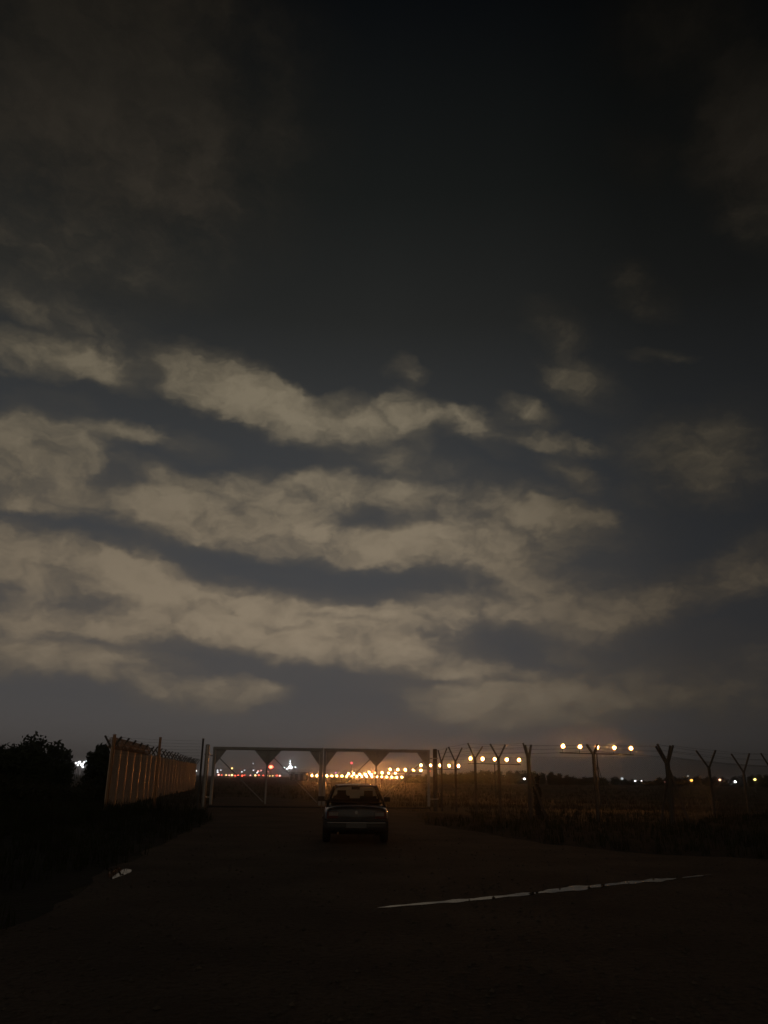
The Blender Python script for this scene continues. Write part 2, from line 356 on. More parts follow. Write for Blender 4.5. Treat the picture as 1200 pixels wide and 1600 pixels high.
ad = node('ShaderNodeAddShader'); L.new(b_cl.outputs[0], ad.inputs[0]); L.new(b_sk.outputs[0], ad.inputs[1])
wo = node('ShaderNodeOutputWorld'); L.new(ad.outputs[0], wo.inputs[0])

# ------------------------------------------------------------------ ground
def sheet(name, pts, z, m, div=0):
    bm = bmesh.new(); vs = [bm.verts.new((x, y, z)) for x, y in pts]; bm.faces.new(vs)
    bmesh.ops.triangulate(bm, faces=bm.faces[:])
    me = bpy.data.meshes.new(name); bm.normal_update(); bm.to_mesh(me); bm.free()
    if me.polygons[0].normal.z < 0: me.flip_normals()
    me.materials.append(m); o = bpy.data.objects.new(name, me); col.objects.link(o)
    return tag(o, kind='structure')
sheet('ground', [(-1250, -45), (1250, -45), (1250, 1560), (-1250, 1560)], 0, M['field'])
def inside(pt, poly):
    x, y = pt; c = False
    for (x1, y1), (x2, y2) in zip(poly, poly[1:] + poly[:1]):
        if (y1 > y) != (y2 > y) and x < (x2 - x1) * (y - y1) / (y2 - y1) + x1: c = not c
    return c
# dirt forecourt and the track through the gate
def g2(px, py): p = gnd(px, py); return (p.x, p.y)
def jag(pts, amp, step=.6):
    out = []
    for (a, b) in zip(pts, pts[1:]):
        n = max(1, int(math.hypot(b[0] - a[0], b[1] - a[1]) / step))
        for k in range(n):
            t = k / n; out.append((a[0] + (b[0] - a[0]) * t + random.uniform(-amp, amp), a[1] + (b[1] - a[1]) * t + random.uniform(-amp, amp)))
    out.append(pts[-1]); return out
LEFT_EDGE = [(-9, -40), (-5.2, 3.0), g2(60, 1440), g2(120, 1392), g2(150, 1372), g2(240, 1325), g2(330, 1283), (-8.2, 39), (-9.4, 46), (-12.5, 62)]
RIGHT_EDGE = [(-8.0, 62), (-1.5, 46), (1.8, 39.8), g2(660, 1288), g2(760, 1303), g2(850, 1319), g2(1000, 1334), (10.5, 17.0), (30, 16), (60, 14.5), (60, -40)]
road_pts = jag(LEFT_EDGE, .12) + jag(RIGHT_EDGE, .14)
sheet('dirt_road', road_pts, .012, M['dirt'])
def stones(n, name, label, m, y0, y1):
    mb_v = []; mb_f = []
    base = [(1, 0, 0), (-1, 0, 0), (0, 1, 0), (0, -1, 0), (0, 0, 1), (0, 0, -1)]; tri = [(4, 0, 2), (4, 2, 1), (4, 1, 3), (4, 3, 0), (5, 2, 0), (5, 1, 2), (5, 3, 1), (5, 0, 3)]
    k = 0
    while k < n:
        y = y0 + (y1 - y0) * random.random() ** 1.5; x = random.uniform(-.62, .7) * y + random.uniform(-1, 1)
        if not (-9 < x < 22) or not inside((x, y), road_pts): continue
        r_ = .006 + .022 * random.random() ** 4; i = len(mb_v)
        for p in base:
            mb_v.append((x + p[0] * r_ * random.uniform(.7, 1.4), y + p[1] * r_ * random.uniform(.7, 1.4), .012 + r_ * .25 + p[2] * r_ * random.uniform(.5, .9)))
        mb_f += [tuple(i + q for q in t) for t in tri]; k += 1
    me = bpy.data.meshes.new(name); me.from_pydata(mb_v, [], mb_f); me.update(); me.materials.append(m)
    o = bpy.data.objects.new(name, me); col.objects.link(o); tag(o, label, 'gravel', kind='stuff')
# dark soil of the two verges
sheet('verge_soil', [(-60, -40)] + [(x - .02, y) for x, y in jag([(-9.2, -40), (-5.4, 3)] + LEFT_EDGE[2:8], .1)] + [(-13.3, 37.6), (-60, 36)], .006, M['soil'])
sheet('verge_soil', [(2.2, 40)] + jag(RIGHT_EDGE[3:9], .1) + [(60, 30), (24, 48), (11.5, 33), (6.2, 33.4)], .0065, M['soil'])
stones(9000, 'gravel', 'loose gravel and small stones strewn over the dirt forecourt', M['stone'], 2.5, 26)
# puddles
def puddle(center_pts, widths, name='puddle'):
    a = []; b = []
    n = len(center_pts)
    for i, ((px, py), wd) in enumerate(zip(center_pts, widths)):
        p = gnd(px, py); q = gnd(px + 3, py); 
        k = random.uniform(.6, 1.3)
        a.append((p.x, p.y - wd * k)); b.append((p.x, p.y + wd * random.uniform(.6, 1.3)))
    return sheet(name, a + b[::-1], .017, M['water'])
def lerp(a, b, t): return a + (b - a) * t
def stripe(x0, y0, x1, y1, n, wmax, bow=0):
    c = []; ws = []
    for i in range(n + 1):
        t = i / n
        c.append((lerp(x0, x1, t), lerp(y0, y1, t) + math.sin(math.pi * t) * bow + random.uniform(-.5, .5)))
        ws.append(wmax * 1.6 * (max(.04, min(1, 5 * t, 5 * (1 - t)))) * random.uniform(.55, 1.25))
    puddle(c, ws)
def trail(pts, n):
    """one long shallow rut of water: (column, row, half width in metres)"""
    c = []; ws = []; ph = random.uniform(0, 6)
    for i in range(n + 1):
        u = i / n * (len(pts) - 1); k = min(int(u), len(pts) - 2); t = u - k; A, B = pts[k], pts[k + 1]
        wob = 1 + .28 * math.sin(i * .9 + ph) + .22 * math.sin(i * .37 + 2 * ph) + random.uniform(-.1, .1)
        c.append((lerp(A[0], B[0], t), lerp(A[1], B[1], t))); ws.append(max(.01, lerp(A[2], B[2], t) * wob * .52))
    a = [(gnd(px, py).x, gnd(px, py).y - w_) for (px, py), w_ in zip(c, ws)]; b = [(gnd(px, py).x, gnd(px, py).y + w_) for (px, py), w_ in zip(c, ws)]
    sheet('puddle', a + b[::-1], .017, M['water'])
trail([(590, 1420.5, .02), (625, 1417, .15), (690, 1411.5, .17), (738, 1407.5, .2), (800, 1401, .24), (846, 1396, .12), (852, 1395, .26), (900, 1389.5, .38), (940, 1385.5, .30), (950, 1384, .14), (990, 1380, .30), (1030, 1376.5, .30), (1058, 1374, .03)], 90)
trail([(1066, 1373, .03), (1088, 1370.5, .14), (1112, 1368, .02)], 12)
lp = [(163, 1357.5), (170, 1362), (168, 1370), (174, 1376.5), (181, 1373), (190, 1369.5), (199, 1366.5), (208, 1361), (202, 1358.5), (193, 1359.5), (184, 1357), (174, 1358.5)]
sheet('puddle', jag([g2(*q) for q in lp] + [g2(*lp[0])], .03, .25)[:-1], .017, M['water'])

# grass blades
def blades(name, spots, h, wd, m, per=5, spread=.12, label=None):
    V = []; Fc = []
    for (x, y, k) in spots:
        for _ in range(per):
            a = random.uniform(0, 6.283); r = random.uniform(0, spread) * k
            bx, by = x + r * math.cos(a), y + r * math.sin(a)
            hh = h * k * random.uniform(.45, 1.15); ln = hh * random.uniform(.1, .55); t = random.uniform(0, 6.283)
            dx, dy = math.cos(t), math.sin(t); px, py = -dy * wd / 2 * k, dx * wd / 2 * k
            n = len(V)
            V += [(bx - px, by - py, 0), (bx + px, by + py, 0), (bx + px * .7 + dx * ln * .35, by + py * .7 + dy * ln * .35, hh * .6), (bx - px * .7 + dx * ln * .35, by - py * .7 + dy * ln * .35, hh * .6), (bx + dx * ln, by + dy * ln, hh)]
            Fc += [(n, n + 1, n + 2, n + 3), (n + 3, n + 2, n + 4)]
    me = bpy.data.meshes.new(name); me.from_pydata(V, [], Fc); me.update(); me.materials.append(m)
    o = bpy.data.objects.new(name, me); col.objects.link(o)
    return tag(o, label, 'grass', kind='stuff')
sp = []; PQ = gnd(185, 1366)
while len(sp) < 5200:
    y = random.uniform(5, 38.5); x = random.uniform(-24, -3)
    if inside((x, y), road_pts): continue
    if abs(x - PQ.x) < .75 and -4.5 < y - PQ.y < .7: continue
    k = random.uniform(.5, 1.2) * (1.25 if x < -9.5 else .8)
    sp.append((x, y, k))
blades('verge_grass', sp, .42, .022, M['verge'], 7, .2, 'dark rough grass and weeds covering the left verge below the fence')
sp = []
while len(sp) < 4200:
    x = random.uniform(1.5, 30); y = random.uniform(14, 48)
    if inside((x, y), road_pts): continue
    if y > 41 or (y > 34 and x < 4): continue
    sp.append((x, y, random.uniform(.4, 1.1)))
blades('verge_grass', sp, .28, .02, M['verge'], 6, .18, 'short dark grass covering the right verge in front of the fence')
sp = []
for _ in range(15000):
    y = 41 + 150 * random.random() ** 1.6; x = random.uniform(-.32, .5) * y + random.uniform(-3, 3)
    if inside((x, y), road_pts): continue
    if random.random() < .5 + .5 * math.sin(y * .55 + x * .05): sp.append((x, y, random.uniform(.5, 1.2)))
blades('field_grass', sp, .32, .035, M['grass'], 5, .3, 'dry airfield grass lit orange by the approach lights beyond the gate')

# ------------------------------------------------------------------ fences
def chain_link(a, b, z0, z1, step=.075, r=.0022, name='chain_link_mesh', parent=None, m='wire'):
    """diagonal woven wires from a to b"""
    a, b = Vector(a), Vector(b); d = b - a; d.z = 0; ln = d.length; d.normalize(); h = z1 - z0
    nrm = Vector((-d.y, d.x, 0)); mb = MB()
    V = []; Fc = []
    def strip(p, q):
        t = (q - p).normalized(); u = t.cross(nrm).normalized() * r; n = len(V); o = nrm * r
        V.extend([p + u, p - u * .5 + o, p - u * .5 - o, q + u, q - u * .5 + o, q - u * .5 - o])
        Fc.extend([(n, n + 1, n + 4, n + 3), (n + 1, n + 2, n + 5, n + 4), (n + 2, n, n + 3, n + 5)])
    s = -h
    while s < ln:
        for sgn in (1, -1):
            x0, x1 = s, s + h
            lo, hi = max(0, x0), min(ln, x1)
            if hi > lo:
                za, zb = (lo - s), (hi - s)
                if sgn < 0: za, zb = h - za, h - zb
                strip(a + d * lo + Vector((0, 0, z0 + za)), a + d * hi + Vector((0, 0, z0 + zb)))
        s += step
    mb.add(V, Fc)
    return mb.build(name, M[m], parent)
def strand(pts, r=.0045, sag=.02):
    mb = MB()
    for a, b in zip(pts, pts[1:]):
        a, b = Vector(a), Vector(b); seg = []
        for k in range(5):
            t = k / 4; p = a.lerp(b, t); p.z -= sag * 4 * t * (1 - t); seg.append(p)
        mb.tube(seg, r, 4)
        n = int((b - a).length / .15)
        for k in range(1, n):
            p = a.lerp(b, k / n); p.z -= sag * 4 * (k / n) * (1 - k / n)
            t = random.uniform(0, 3.14); q = Vector((math.cos(t), math.sin(t), random.uniform(-.8, .8))) * .022
            mb.bar(p - q, p + q, .0028, 3, caps=False)
    return mb
def v_post(parent, base, h_v, h_top, dirv, spread_l, spread_r, r=.05, m=None, round_=False, sz=None, arm_m=None):
    """post with a Y head; dirv = unit vector across the fence line"""
    m = m or M['conc']; b = Vector(base)
    mb = MB(); s = sz or .11
    ang = math.atan2(dirv.y, dirv.x)
    mb.bar(b - Vector((0, 0, .1)), b + Vector((0, 0, h_v)), s / 2, 12) if round_ else mb.box(b + Vector((0, 0, h_v / 2 - .05)), (s, s, h_v + .1), ang)
    p = mb.build('post', m, parent)
    tips = []
    for sg, sp_, ht in ((-1, spread_l, h_top[0]), (1, spread_r, h_top[1])):
        e = b + dirv * sg * sp_ + Vector((0, 0, ht)); st = b + dirv * sg * s * .25 + Vector((0, 0, h_v - .06))
        am = MB().beam(st, e, s * .62, s * .7, Vector((-dirv.y, dirv.x, 0))); am.build('arm', arm_m or m, p); tips.append((st, e))
    return p, tips
def perimeter(name, label, specs, m, mesh_h=2.45, brace=(), group='sections of the perimeter fence'):
    """specs: (column, distance, row of V fork, row of left tip, row of right tip, half spread px left, right, across vector or None)"""
    o = empty(name, (0, 0, 0)); tag(o, label, 'fence', group)
    P = [spot(s[0], s[1]) for s in specs]; allt = []
    for i, s in enumerate(specs):
        px, Y, yv, yl, yr, sl, sr = s[:7]
        across = Vector((1, 0, 0)) if len(s) < 8 else Vector((math.cos(R(s[7])), math.sin(R(s[7])), 0))
        fx = Y / 1270
        post, tips = v_post(o, P[i], top(px, yv, Y), (top(px, yl, Y), top(px, yr, Y)), across, sl * fx / max(.25, across.x), sr * fx / max(.25, across.x), m=m)
        allt.append(tips)
    for side in (0, 1):
        for t in (.35, .68, .98):
            strand([tp[side][0].lerp(tp[side][1], t) for tp in allt]).build('barbed_wire', M['wire'], o)
    for zz in (.2, 1.25, mesh_h):
        strand([p + Vector((0, 0, zz)) for p in P], .003, .0).build('line_wire', M['wire'], o)
    for a, b in zip(P, P[1:]): chain_link(a, b, .05, mesh_h, .075, .0016, parent=o)
    for i, dx, dy in brace:
        q = P[i] + Vector((dx, dy, -.05)); MB().beam(q, P[i] + Vector((dx * .04, dy * .04, 2.0)), .085, .085).build('brace', m, o)
    return o
CONC = M['conc']
perimeter('perimeter_fence', 'run of five Y-headed posts with barbed wire from the gate toward the camera',
    [(690, 41.2, 1187, 1172, 1169, 5, 9), (712, 40.0, 1187, 1167, 1168, 10.5, 11), (743, 37.8, 1182, 1161, 1166, 11, 12.5),
     (780, 35.7, 1182, 1162.5, 1163.5, 12.5, 11.5), (826, 33.6, 1180, 1161, 1163.5, 6, 6.5, -12)], CONC, brace=[(4, .75, .35)])
perimeter('perimeter_fence', 'fence section running level under the nearest light bar with one narrow Y post midway',
    [(827.5, 33.45, 1182, 1164, 1165, 4, 4, -40), (930, 33.2, 1176, 1163, 1164, 5.5, 4.5, -70), (1044, 32.3, 1190, 1166, 1165, 11, 7, -40)], CONC)
perimeter('perimeter_fence', 'fence section shrinking away to the right edge from the braced corner post',
    [(1046.5, 32.4, 1189, 1162.5, 1164.5, 14, 11), (1110, 38.4, 1197, 1173, 1172, 17, 14), (1164, 43.2, 1204, 1178, 1177, 16, 13), (1211, 47.6, 1206, 1177, 1179, 16, 13), (1262, 51.5, 1206, 1180, 1179, 14, 13)], CONC, brace=[(0, .55, -.15), (0, -.45, .2)])

# left receding fence
ax = Vector((-.158, 1, 0)).normalized()
c0 = spot(170, 37.6)
o = empty('perimeter_fence', (0, 0, 0))
tag(o, 'long left-hand fence of many rusty Y-headed posts receding into the distance behind the short fence', 'fence', 'sections of the perimeter fence')
perp = Vector((ax.y, -ax.x, 0)); LT = []; LP = []
for k in range(24):
    p = c0 + ax * 2.5 * k + Vector((random.uniform(-.04, .04), 0, 0)); LP.append(p)
    j = random.uniform(-.05, .05)
    post, tips = v_post(o, p, 2.78 + j, (3.27 + j, 3.24 + j), perp, .38, .38, m=M['fpost'], sz=.13, round_=True, arm_m=M['conc'])
    LT.append(tips)
for side in (0, 1):
    for t in (.4, .7, .98): strand([tp[side][0].lerp(tp[side][1], t) for tp in LT]).build('barbed_wire', M['wire'], o)
for a, b in zip(LP, LP[1:]): chain_link(a, b, .05, 2.75, (.05), .0055, parent=o, m='wire2')
# coil of razor wire lying in the fork of the first posts
def coil(a, b, rad, turns, r=.006):
    pts = []; a, b = Vector(a), Vector(b); d = (b - a).normalized(); u = d.cross(Vector((0, 0, 1))).normalized()
    n = turns * 14
    for k in range(n + 1):
        t = k / n; g = 2 * math.pi * turns * t; rr = rad * (1 + .12 * math.sin(g * .37))
        pts.append(a.lerp(b, t) + u * math.cos(g) * rr + Vector((0, 0, 1)) * math.sin(g) * rr)
    mb = MB().tube(pts, r, 4)
    for p in pts[::2]:
        q = Vector((random.uniform(-1, 1), random.uniform(-1, 1), random.uniform(-1, 1))) * .06; mb.bar(p - q, p + q, .008, 3, caps=False)
    return mb
coil(LP[0] + Vector((0, 0, 2.95)), LP[0] + ax * 12.5 + Vector((0, 0, 2.98)), .24, 90, .011).build('razor_wire_coil', M['rust'], o)

# short front fence left of the gate: straight tall posts and plain strands
o = empty('front_fence', (0, 0, 0))
tag(o, 'short front fence with tall straight posts and level barbed strands, left of the gate', 'fence')
fp = []
for px, Y, yt, sz in ((172, 37.2, 1148, .15), (245, 38.4, 1152.5, .125), (313, 39.6, 1154.5, .10)):
    b = spot(px, Y); h = top(px, yt, Y); fp.append((b, h))
    mb = MB(); mb.bar(b - Vector((0, 0, .1)), b + Vector((0, 0, h)), sz / 2, 10); p = mb.build('post', M['rust'] if sz > .11 else M['mast'], o)
    MB().bar(b + Vector((0, 0, h - .005)), b + Vector((0, 0, h + .02)), sz / 2 + .012, 10).build('cap', M['rust'], p)
for (a, ha), (b, hb) in zip(fp, fp[1:]):
    chain_link(a, b, .05, 2.3, .075, .0022, parent=o)
for k in range(7):
    strand([b + Vector((0, -.05, h - .1 - .14 * k)) for b, h in fp], .0045, .01).build('barbed_wire', M['wire'], o)

# ------------------------------------------------------------------ gate
GL, GR = spot(330, 40.0), spot(672, 41.0)
gdir = (GR - GL); GW = gdir.length; gdir.normalize(); grz = math.atan2(gdir.y, gdir.x)
H1 = top(330, 1166.5, 40.0)
def px2g(px): # horizontal px of the photo -> position along the gate
    return (px - 330) / 342 * GW
def gate_leaf(name, label, x0, x1, flip, mids):
    o = empty(name, GL + gdir * x0 + Vector((0, 0, .12)), grz); tag(o, label, 'gate', 'leaves of the double gate')
    W = x1 - x0; H = H1 - .12; t = .15
    mb = MB()
    mb.box((W / 2, 0, H - t / 2), (W, t, t)); MB().box((W / 2, 0, .02), (W, .07, .07)).build('bottom_rail', M['dark'], o)
    mb.box((t / 2, 0, H / 2), (t * .85, t * .96, H - t - .06)); mb.box((W - t / 2, 0, H / 2), (t * .85, t * .96, H - t - .06))
    mb.box((mids, 0, H / 2), (t * .55, t * .8, H - 2 * t))
    f = mb.build('frame', M['gate'], o)
    gs = .66
    def gusset(pts):
        MB().prism(pts, .018).build('gusset_plate', M['gate'], o)
    z = H - t
    gusset([(t, z), (gs, z), (t, z - gs * 1.05)])
    gusset([(W - t, z), (W - gs, z), (W - t, z - gs * 1.05)])
    gusset([(mids - gs, z), (mids + gs, z), (mids + t * .3, z - gs * 1.02), (mids - t * .3, z - gs * 1.02)])
    if not flip: br = [((t + .18, z - .38), (mids - .1, t + .1)), ((mids + .27, z - .30), (W - t - .05, t + .1))]
    else: br = [((mids - .27, z - .30), (t + .05, t + .1)), ((W - t - .18, z - .38), (mids + .1, t + .1))]
    for (xa, za), (xb, zb) in br:
        MB().beam((xa, .03, za), (xb, .03, zb), .05, .03).build('brace', M['gate'], o)
    # woven infill
    V = chain_link((0.02, -.035, 0), (W - .02, -.035, 0), t, H * .64, .075, .0022, 'mesh_infill', o)
    for zz in (H * .25, H * .64):
        pass
    # hinges / bolt
    hx = -.06 if not flip else W + .06
    for zz in (.45, H - .42):
        MB().box((hx, 0, zz), (.13, .07, .06)).build('hinge', M['galv'], o)
    return o, W, H
gx_mid = px2g(501.5)
ll, W1, Hh = gate_leaf('gate_leaf', 'left leaf of the steel double gate, red city lights seen through it', 0, gx_mid - .02, False, px2g(415))
MB().bar((W1 + .0, -.075, .3), (W1 + .0, -.075, Hh + .02), .024, 8).build('drop_bolt', M['galv'], ll)
rl, W2, _ = gate_leaf('gate_leaf', 'right leaf of the steel double gate, lamps of the light bars seen through it', gx_mid + .03, GW, True, px2g(586) - gx_mid - .03)
def gate_post(px, Y, yt, sz, label, m):
    b = spot(px, Y); h = top(px, yt, Y); o = empty('gate_post', b); tag(o, label, 'post', 'posts of the double gate')
    MB().bar((0, 0, -.1), (0, 0, h), sz / 2, 14).build('shaft', m, o)
    MB().bar((0, 0, h), (0, 0, h + .03), sz / 2 + .015, 14, sz * .3).build('cap', m, o)
    for z in (.57, h - .44): MB().box((.02, -.0, z), (sz + .04, sz + .05, .05)).build('hinge_strap', M['galv'], o)
gate_post(321, 40.05, 1164, .21, 'galvanised gate post glinting orange at the left hinge', M['galv'])
gate_post(680, 41.2, 1171, .22, 'dark gate post at the right hinge, before the first Y post', M['conc'])

# ------------------------------------------------------------------ approach lights
def lamp(parent, p, d, lens_m, sub=None):
    """one lamp: housing with a round lens facing the approach"""
    n = Vector((.13, -1, .09)).normalized()
    h = MB(); h.bar(p - n * (-.02) - n * .22, p + n * .0, d * .30, 12, d * .54, caps=True)
    ho = h.build('lamp', M['housing'], parent)
    u = n.cross(Vector((0, 0, 1))).normalized(); v = u.cross(n)
    k = 14; c = p + n * .012
    def ringv(r_, dz): return [c + n * dz + (u * math.cos(t * 2 * math.pi / k) + v * math.sin(t * 2 * math.pi / k)) * d / 2 * r_ for t in range(k)]
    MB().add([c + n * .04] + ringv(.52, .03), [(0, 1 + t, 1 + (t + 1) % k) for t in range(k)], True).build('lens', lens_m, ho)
    MB().add(ringv(.52, .029) + ringv(1.0, 0), [(t, k + t, k + (t + 1) % k, (t + 1) % k) for t in range(k)], True).build('halo_ring', M['rim'], ho)
    s = MB(); s.bar(p - n * .12 + Vector((0, 0, -d * .4)), p - n * .12 + Vector((0, 0, -.36)), .018, 6); s.build('stem', M['mast'], ho)
    return ho
def light_bar(xs, y0, y1, Y, label, d, lens_m=None):
    a = at(xs[0], y0, Y); b = at(xs[-1], y1, Y); mid = (a + b) / 2
    o = empty('approach_light_bar', (mid.x, Y, 0)); tag(o, label, 'light bar', 'five-lamp approach light bars')
    off = Vector((mid.x, Y, 0)); ps = []
    for px in xs:
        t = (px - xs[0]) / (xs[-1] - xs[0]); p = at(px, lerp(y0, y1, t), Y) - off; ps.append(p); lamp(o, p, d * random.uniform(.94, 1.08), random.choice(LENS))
    za = ps[0] - Vector((.18, -.12, .37)); zb = ps[-1] - Vector((-.18, -.12, .37))
    MB().beam(za, zb, .07, .07).build('crossbar', M['mast'], o)
    zm = (za.z + zb.z) / 2
    MB().bar((0, .13, -.1), (0, .13, zm - .03), .055, 8, .04).build('mast', M['mast'], o)
    for s in (-1, 1): MB().bar((s * .55, .14, -.1), (s * .02, .14, zm * .8), .02, 6).build('stay', M['mast'], o)
    return o
light_bar([879.5, 906, 933, 959.5, 985.5], 1166, 1169.2, 48, 'nearest and highest five-lamp approach light bar, alone against the sky on the right', .26)
light_bar([735, 753.8, 772.8, 791.7, 810.7], 1185.2, 1187.6, 66.8, 'second light bar from the right, five lamps between the Y posts', .32)
light_bar([657.7, 672.8, 687.4, 701.7, 716.2], 1195.6, 1197, 87, 'third light bar from the right, crossing behind the right gate post', .34)
light_bar([609.6, 621.5, 633.4, 645.8, 657.7], 1202.3, 1203.6, 105.8, 'fourth light bar from the right, behind the right end of the gate', .36)
light_bar([576.7, 587, 597, 607.2, 617.6], 1206.9, 1208.1, 124.5, 'fifth light bar from the right, above the middle of the long lamp row', .38)
light_bar([544.5, 553.2, 562.2, 571, 580], 1209.2, 1210.6, 141, 'farthest and lowest light bar, just above the long lamp row right over the car', .42)
# long row of single stake lamps
proto = None
xs = [487.3 + 7.8 * k for k in range(19)]
for k, px in enumerate(xs):
    Y = 163; t = k / 18; p = at(px, lerp(1211.9, 1214.4, t), Y)
    if proto is None:
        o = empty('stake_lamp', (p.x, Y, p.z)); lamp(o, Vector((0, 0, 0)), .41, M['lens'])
        MB().bar((0, .1, -p.z - .1), (0, .1, -.34), .035, 6).build('stake', M['mast'], o); proto = o
    else:
        o = copy_tree(proto); o.location = (p.x, Y, p.z)
    tag(o, 'one lamp of the long level row of white-orange lamps behind the car', 'lamp', 'lamps in the long level row')

# ------------------------------------------------------------------ distant lamps on poles
lens_cache = {}
def far_lamp(px, py, Y, d, c, s, name, label, group=None, pole=True, base=0.0):
    p = at(px, py, Y); key = (c, s)
    if key not in lens_cache: lens_cache[key] = emit(name + '_glow', c, s)
    o = empty(name, (p.x, Y, 0)); tag(o, label, 'lamp', group)
    z = max(p.z, .3)
    mb = MB(); bm = bmesh.new(); bmesh.ops.create_icosphere(bm, subdivisions=2, radius=d / 2)
    bm.verts.index_update(); mb.add([Vector((v.co.x, v.co.y, v.co.z * .8)) + Vector((0, 0, z)) for v in bm.verts], [[v.index for v in f.verts] for f in bm.faces], True); bm.free()
    mb.build('globe', lens_cache[key], o)
    MB().bar((0, d * .6, -.2), (0, d * .6, z + d * .3), max(.05, d * .08), 6).build('pole', M['mast'], o)
    MB().box((0, d * .3, z + d * .45), (d * .5, d * 1.0, d * .12)).build('hood', M['mast'], o)
    return o
RED = (1.0, .10, .05); PINK = (1.0, .42, .34); WHITE = (.92, .95, 1.0); AMB = (1.0, .62, .22)
# row under the left leaf
for px, py, c, s, d in ((342, 1211, PINK, 6, 1.6), (347, 1211.3, RED, 8, 1.4), (353, 1211, AMB, 8, 1.5), (358, 1211.4, PINK, 8, 1.3), (363, 1211.3, AMB, 9, 1.7), (368, 1211.6, RED, 9, 1.5),
        (373, 1211.5, RED, 9, 1.6), (378, 1211.8, RED, 9, 1.6), (383, 1211.7, RED, 8, 1.3), (391, 1211.6, PINK, 5, 1.2), (398, 1211.8, AMB, 8, 1.5), (404, 1211.5, RED, 8, 1.5), (411, 1211.9, RED, 7, 1.4),
        (417, 1212, AMB, 6, 1.5), (422, 1212.2, AMB, 7, 1.3), (427, 1212.1, AMB, 6, 1.3), (433, 1212, RED, 7, 1.5), (438, 1211.9, PINK, 7, 1.5)):
    kind = 'red' if c == RED else 'pink' if c == PINK else 'amber'
    far_lamp(px + random.uniform(-1, 1), py + random.uniform(-.5, .3), 520, d * random.uniform(.5, .85), c, s * .7, 'far_lamp', f'{kind} light of the far row on the horizon under the left gate leaf', 'far lights in a row under the left gate leaf')
for px, py, c, s, d in ((340, 1203.5, WHITE, 4, 1.2), (345, 1203.2, WHITE, 2.5, 1.2), (340, 1206.5, WHITE, 6, 1.1), (362.5, 1200.5, AMB, 6, 1.5), (382, 1203.5, WHITE, 2, 1.2), (378, 1206, WHITE, 4, 1.1),
        (396, 1203.5, WHITE, 3, 1.3), (403.5, 1205, PINK, 5, 1.4), (408, 1203.8, PINK, 3, 1.3), (395.5, 1193, WHITE, 1.2, 1.1), (419, 1206, PINK, 2, 1.1), (402, 1207.2, WHITE, 5, 1.3), (480, 1206.5, PINK, 2, 1.0)):
    kind = 'pale' if c == WHITE else 'pink' if c == PINK else 'amber'
    far_lamp(px, py, 560, d * .85, c, s * .7, 'street_lamp', f'{kind} street light scattered above the far row, seen through the left gate leaf', 'scattered far street lights')
far_lamp(423.3, 1198.3, 430, 2.0, RED, 14, 'beacon_lamp', 'big red warning light between the braces of the left gate leaf', 'red warning lights')
far_lamp(549.5, 1192.2, 430, 1.1, (1, .06, .09), 6, 'beacon_lamp', 'small red warning light high above the lamp rows, over the car', 'red warning lights')
far_lamp(582.5, 1205, 300, .55, RED, 8, 'beacon_lamp', 'tiny red light just above the lamp rows right of the car', 'red warning lights')
far_lamp(524.5, 1207.4, 300, .5, (.5, .25, 1.0), 4, 'beacon_lamp', 'tiny violet light just above the left half of the long lamp row')
far_lamp(658, 1196.3 + 8, 200, .45, AMB, 30, 'street_lamp', 'bright amber light below the third light bar, left of the right gate post')
far_lamp(671.5, 1205, 200, .3, RED, 6, 'beacon_lamp', 'tiny red light tucked against the right gate post', 'red warning lights')
# white flood-light mast
Y = 420; p = at(452.5, 1199.5, Y)
o = empty('floodlight_mast', (p.x, Y, 0)); tag(o, 'bright white floodlight mast beside the low dark building', 'floodlight')
MB().bar((0, .6, -.2), (0, .6, p.z + 4.2), .18, 8, .1).build('mast', M['mast'], o)
fl = emit('floodlight_glow', (.90, .95, 1.0), 32)
def flood(x, z, s):
    h = MB().box((x, .25, z), (s * 1.1, .3, s * .9)).build('floodlight', M['mast'], o)
    MB().box((x, .08, z), (s, .03, s * .78)).build('lens', fl, h)
zt = p.z
for x, z, s in ((-.2, zt, .95), (.75, zt + .15, .8), (.25, zt + .9, .5), (.25, zt + 2.0, .34), (.25, zt + 3.2, .2), (3.0, zt + .2, .26), (-2.7, zt, .2), (-1.4, zt - .5, .3)): flood(x, z, s)  # small stacked upper heads are added to draw the light's vertical flare spike
MB().beam((-4, .5, zt - .6), (3.6, .5, zt - .6), .2, .2).build('crossbar', M['mast'], o)
# low dark building
a = at(453.5, 1214, 300); b = at(481, 1214, 300); h = top(468, 1207.2, 300)
o = empty('low_building', ((a.x + b.x) / 2, 300, 0)); tag(o, 'low flat dark building on the horizon beside the white floodlight', 'building')
wd = b.x - a.x
MB().box((0, 3, h / 2 - .1), (wd, 6, h + .2)).build('wall', M['roof'], o)
MB().box((0, 3, h + .12), (wd + .5, 6.5, .18)).build('roof', M['mast'], o)
for k in range(3): MB().box((-wd * .3 + k * wd * .3, -.02, 1.1), (.95, .08, 2.0)).build('door', M['gate'], o)
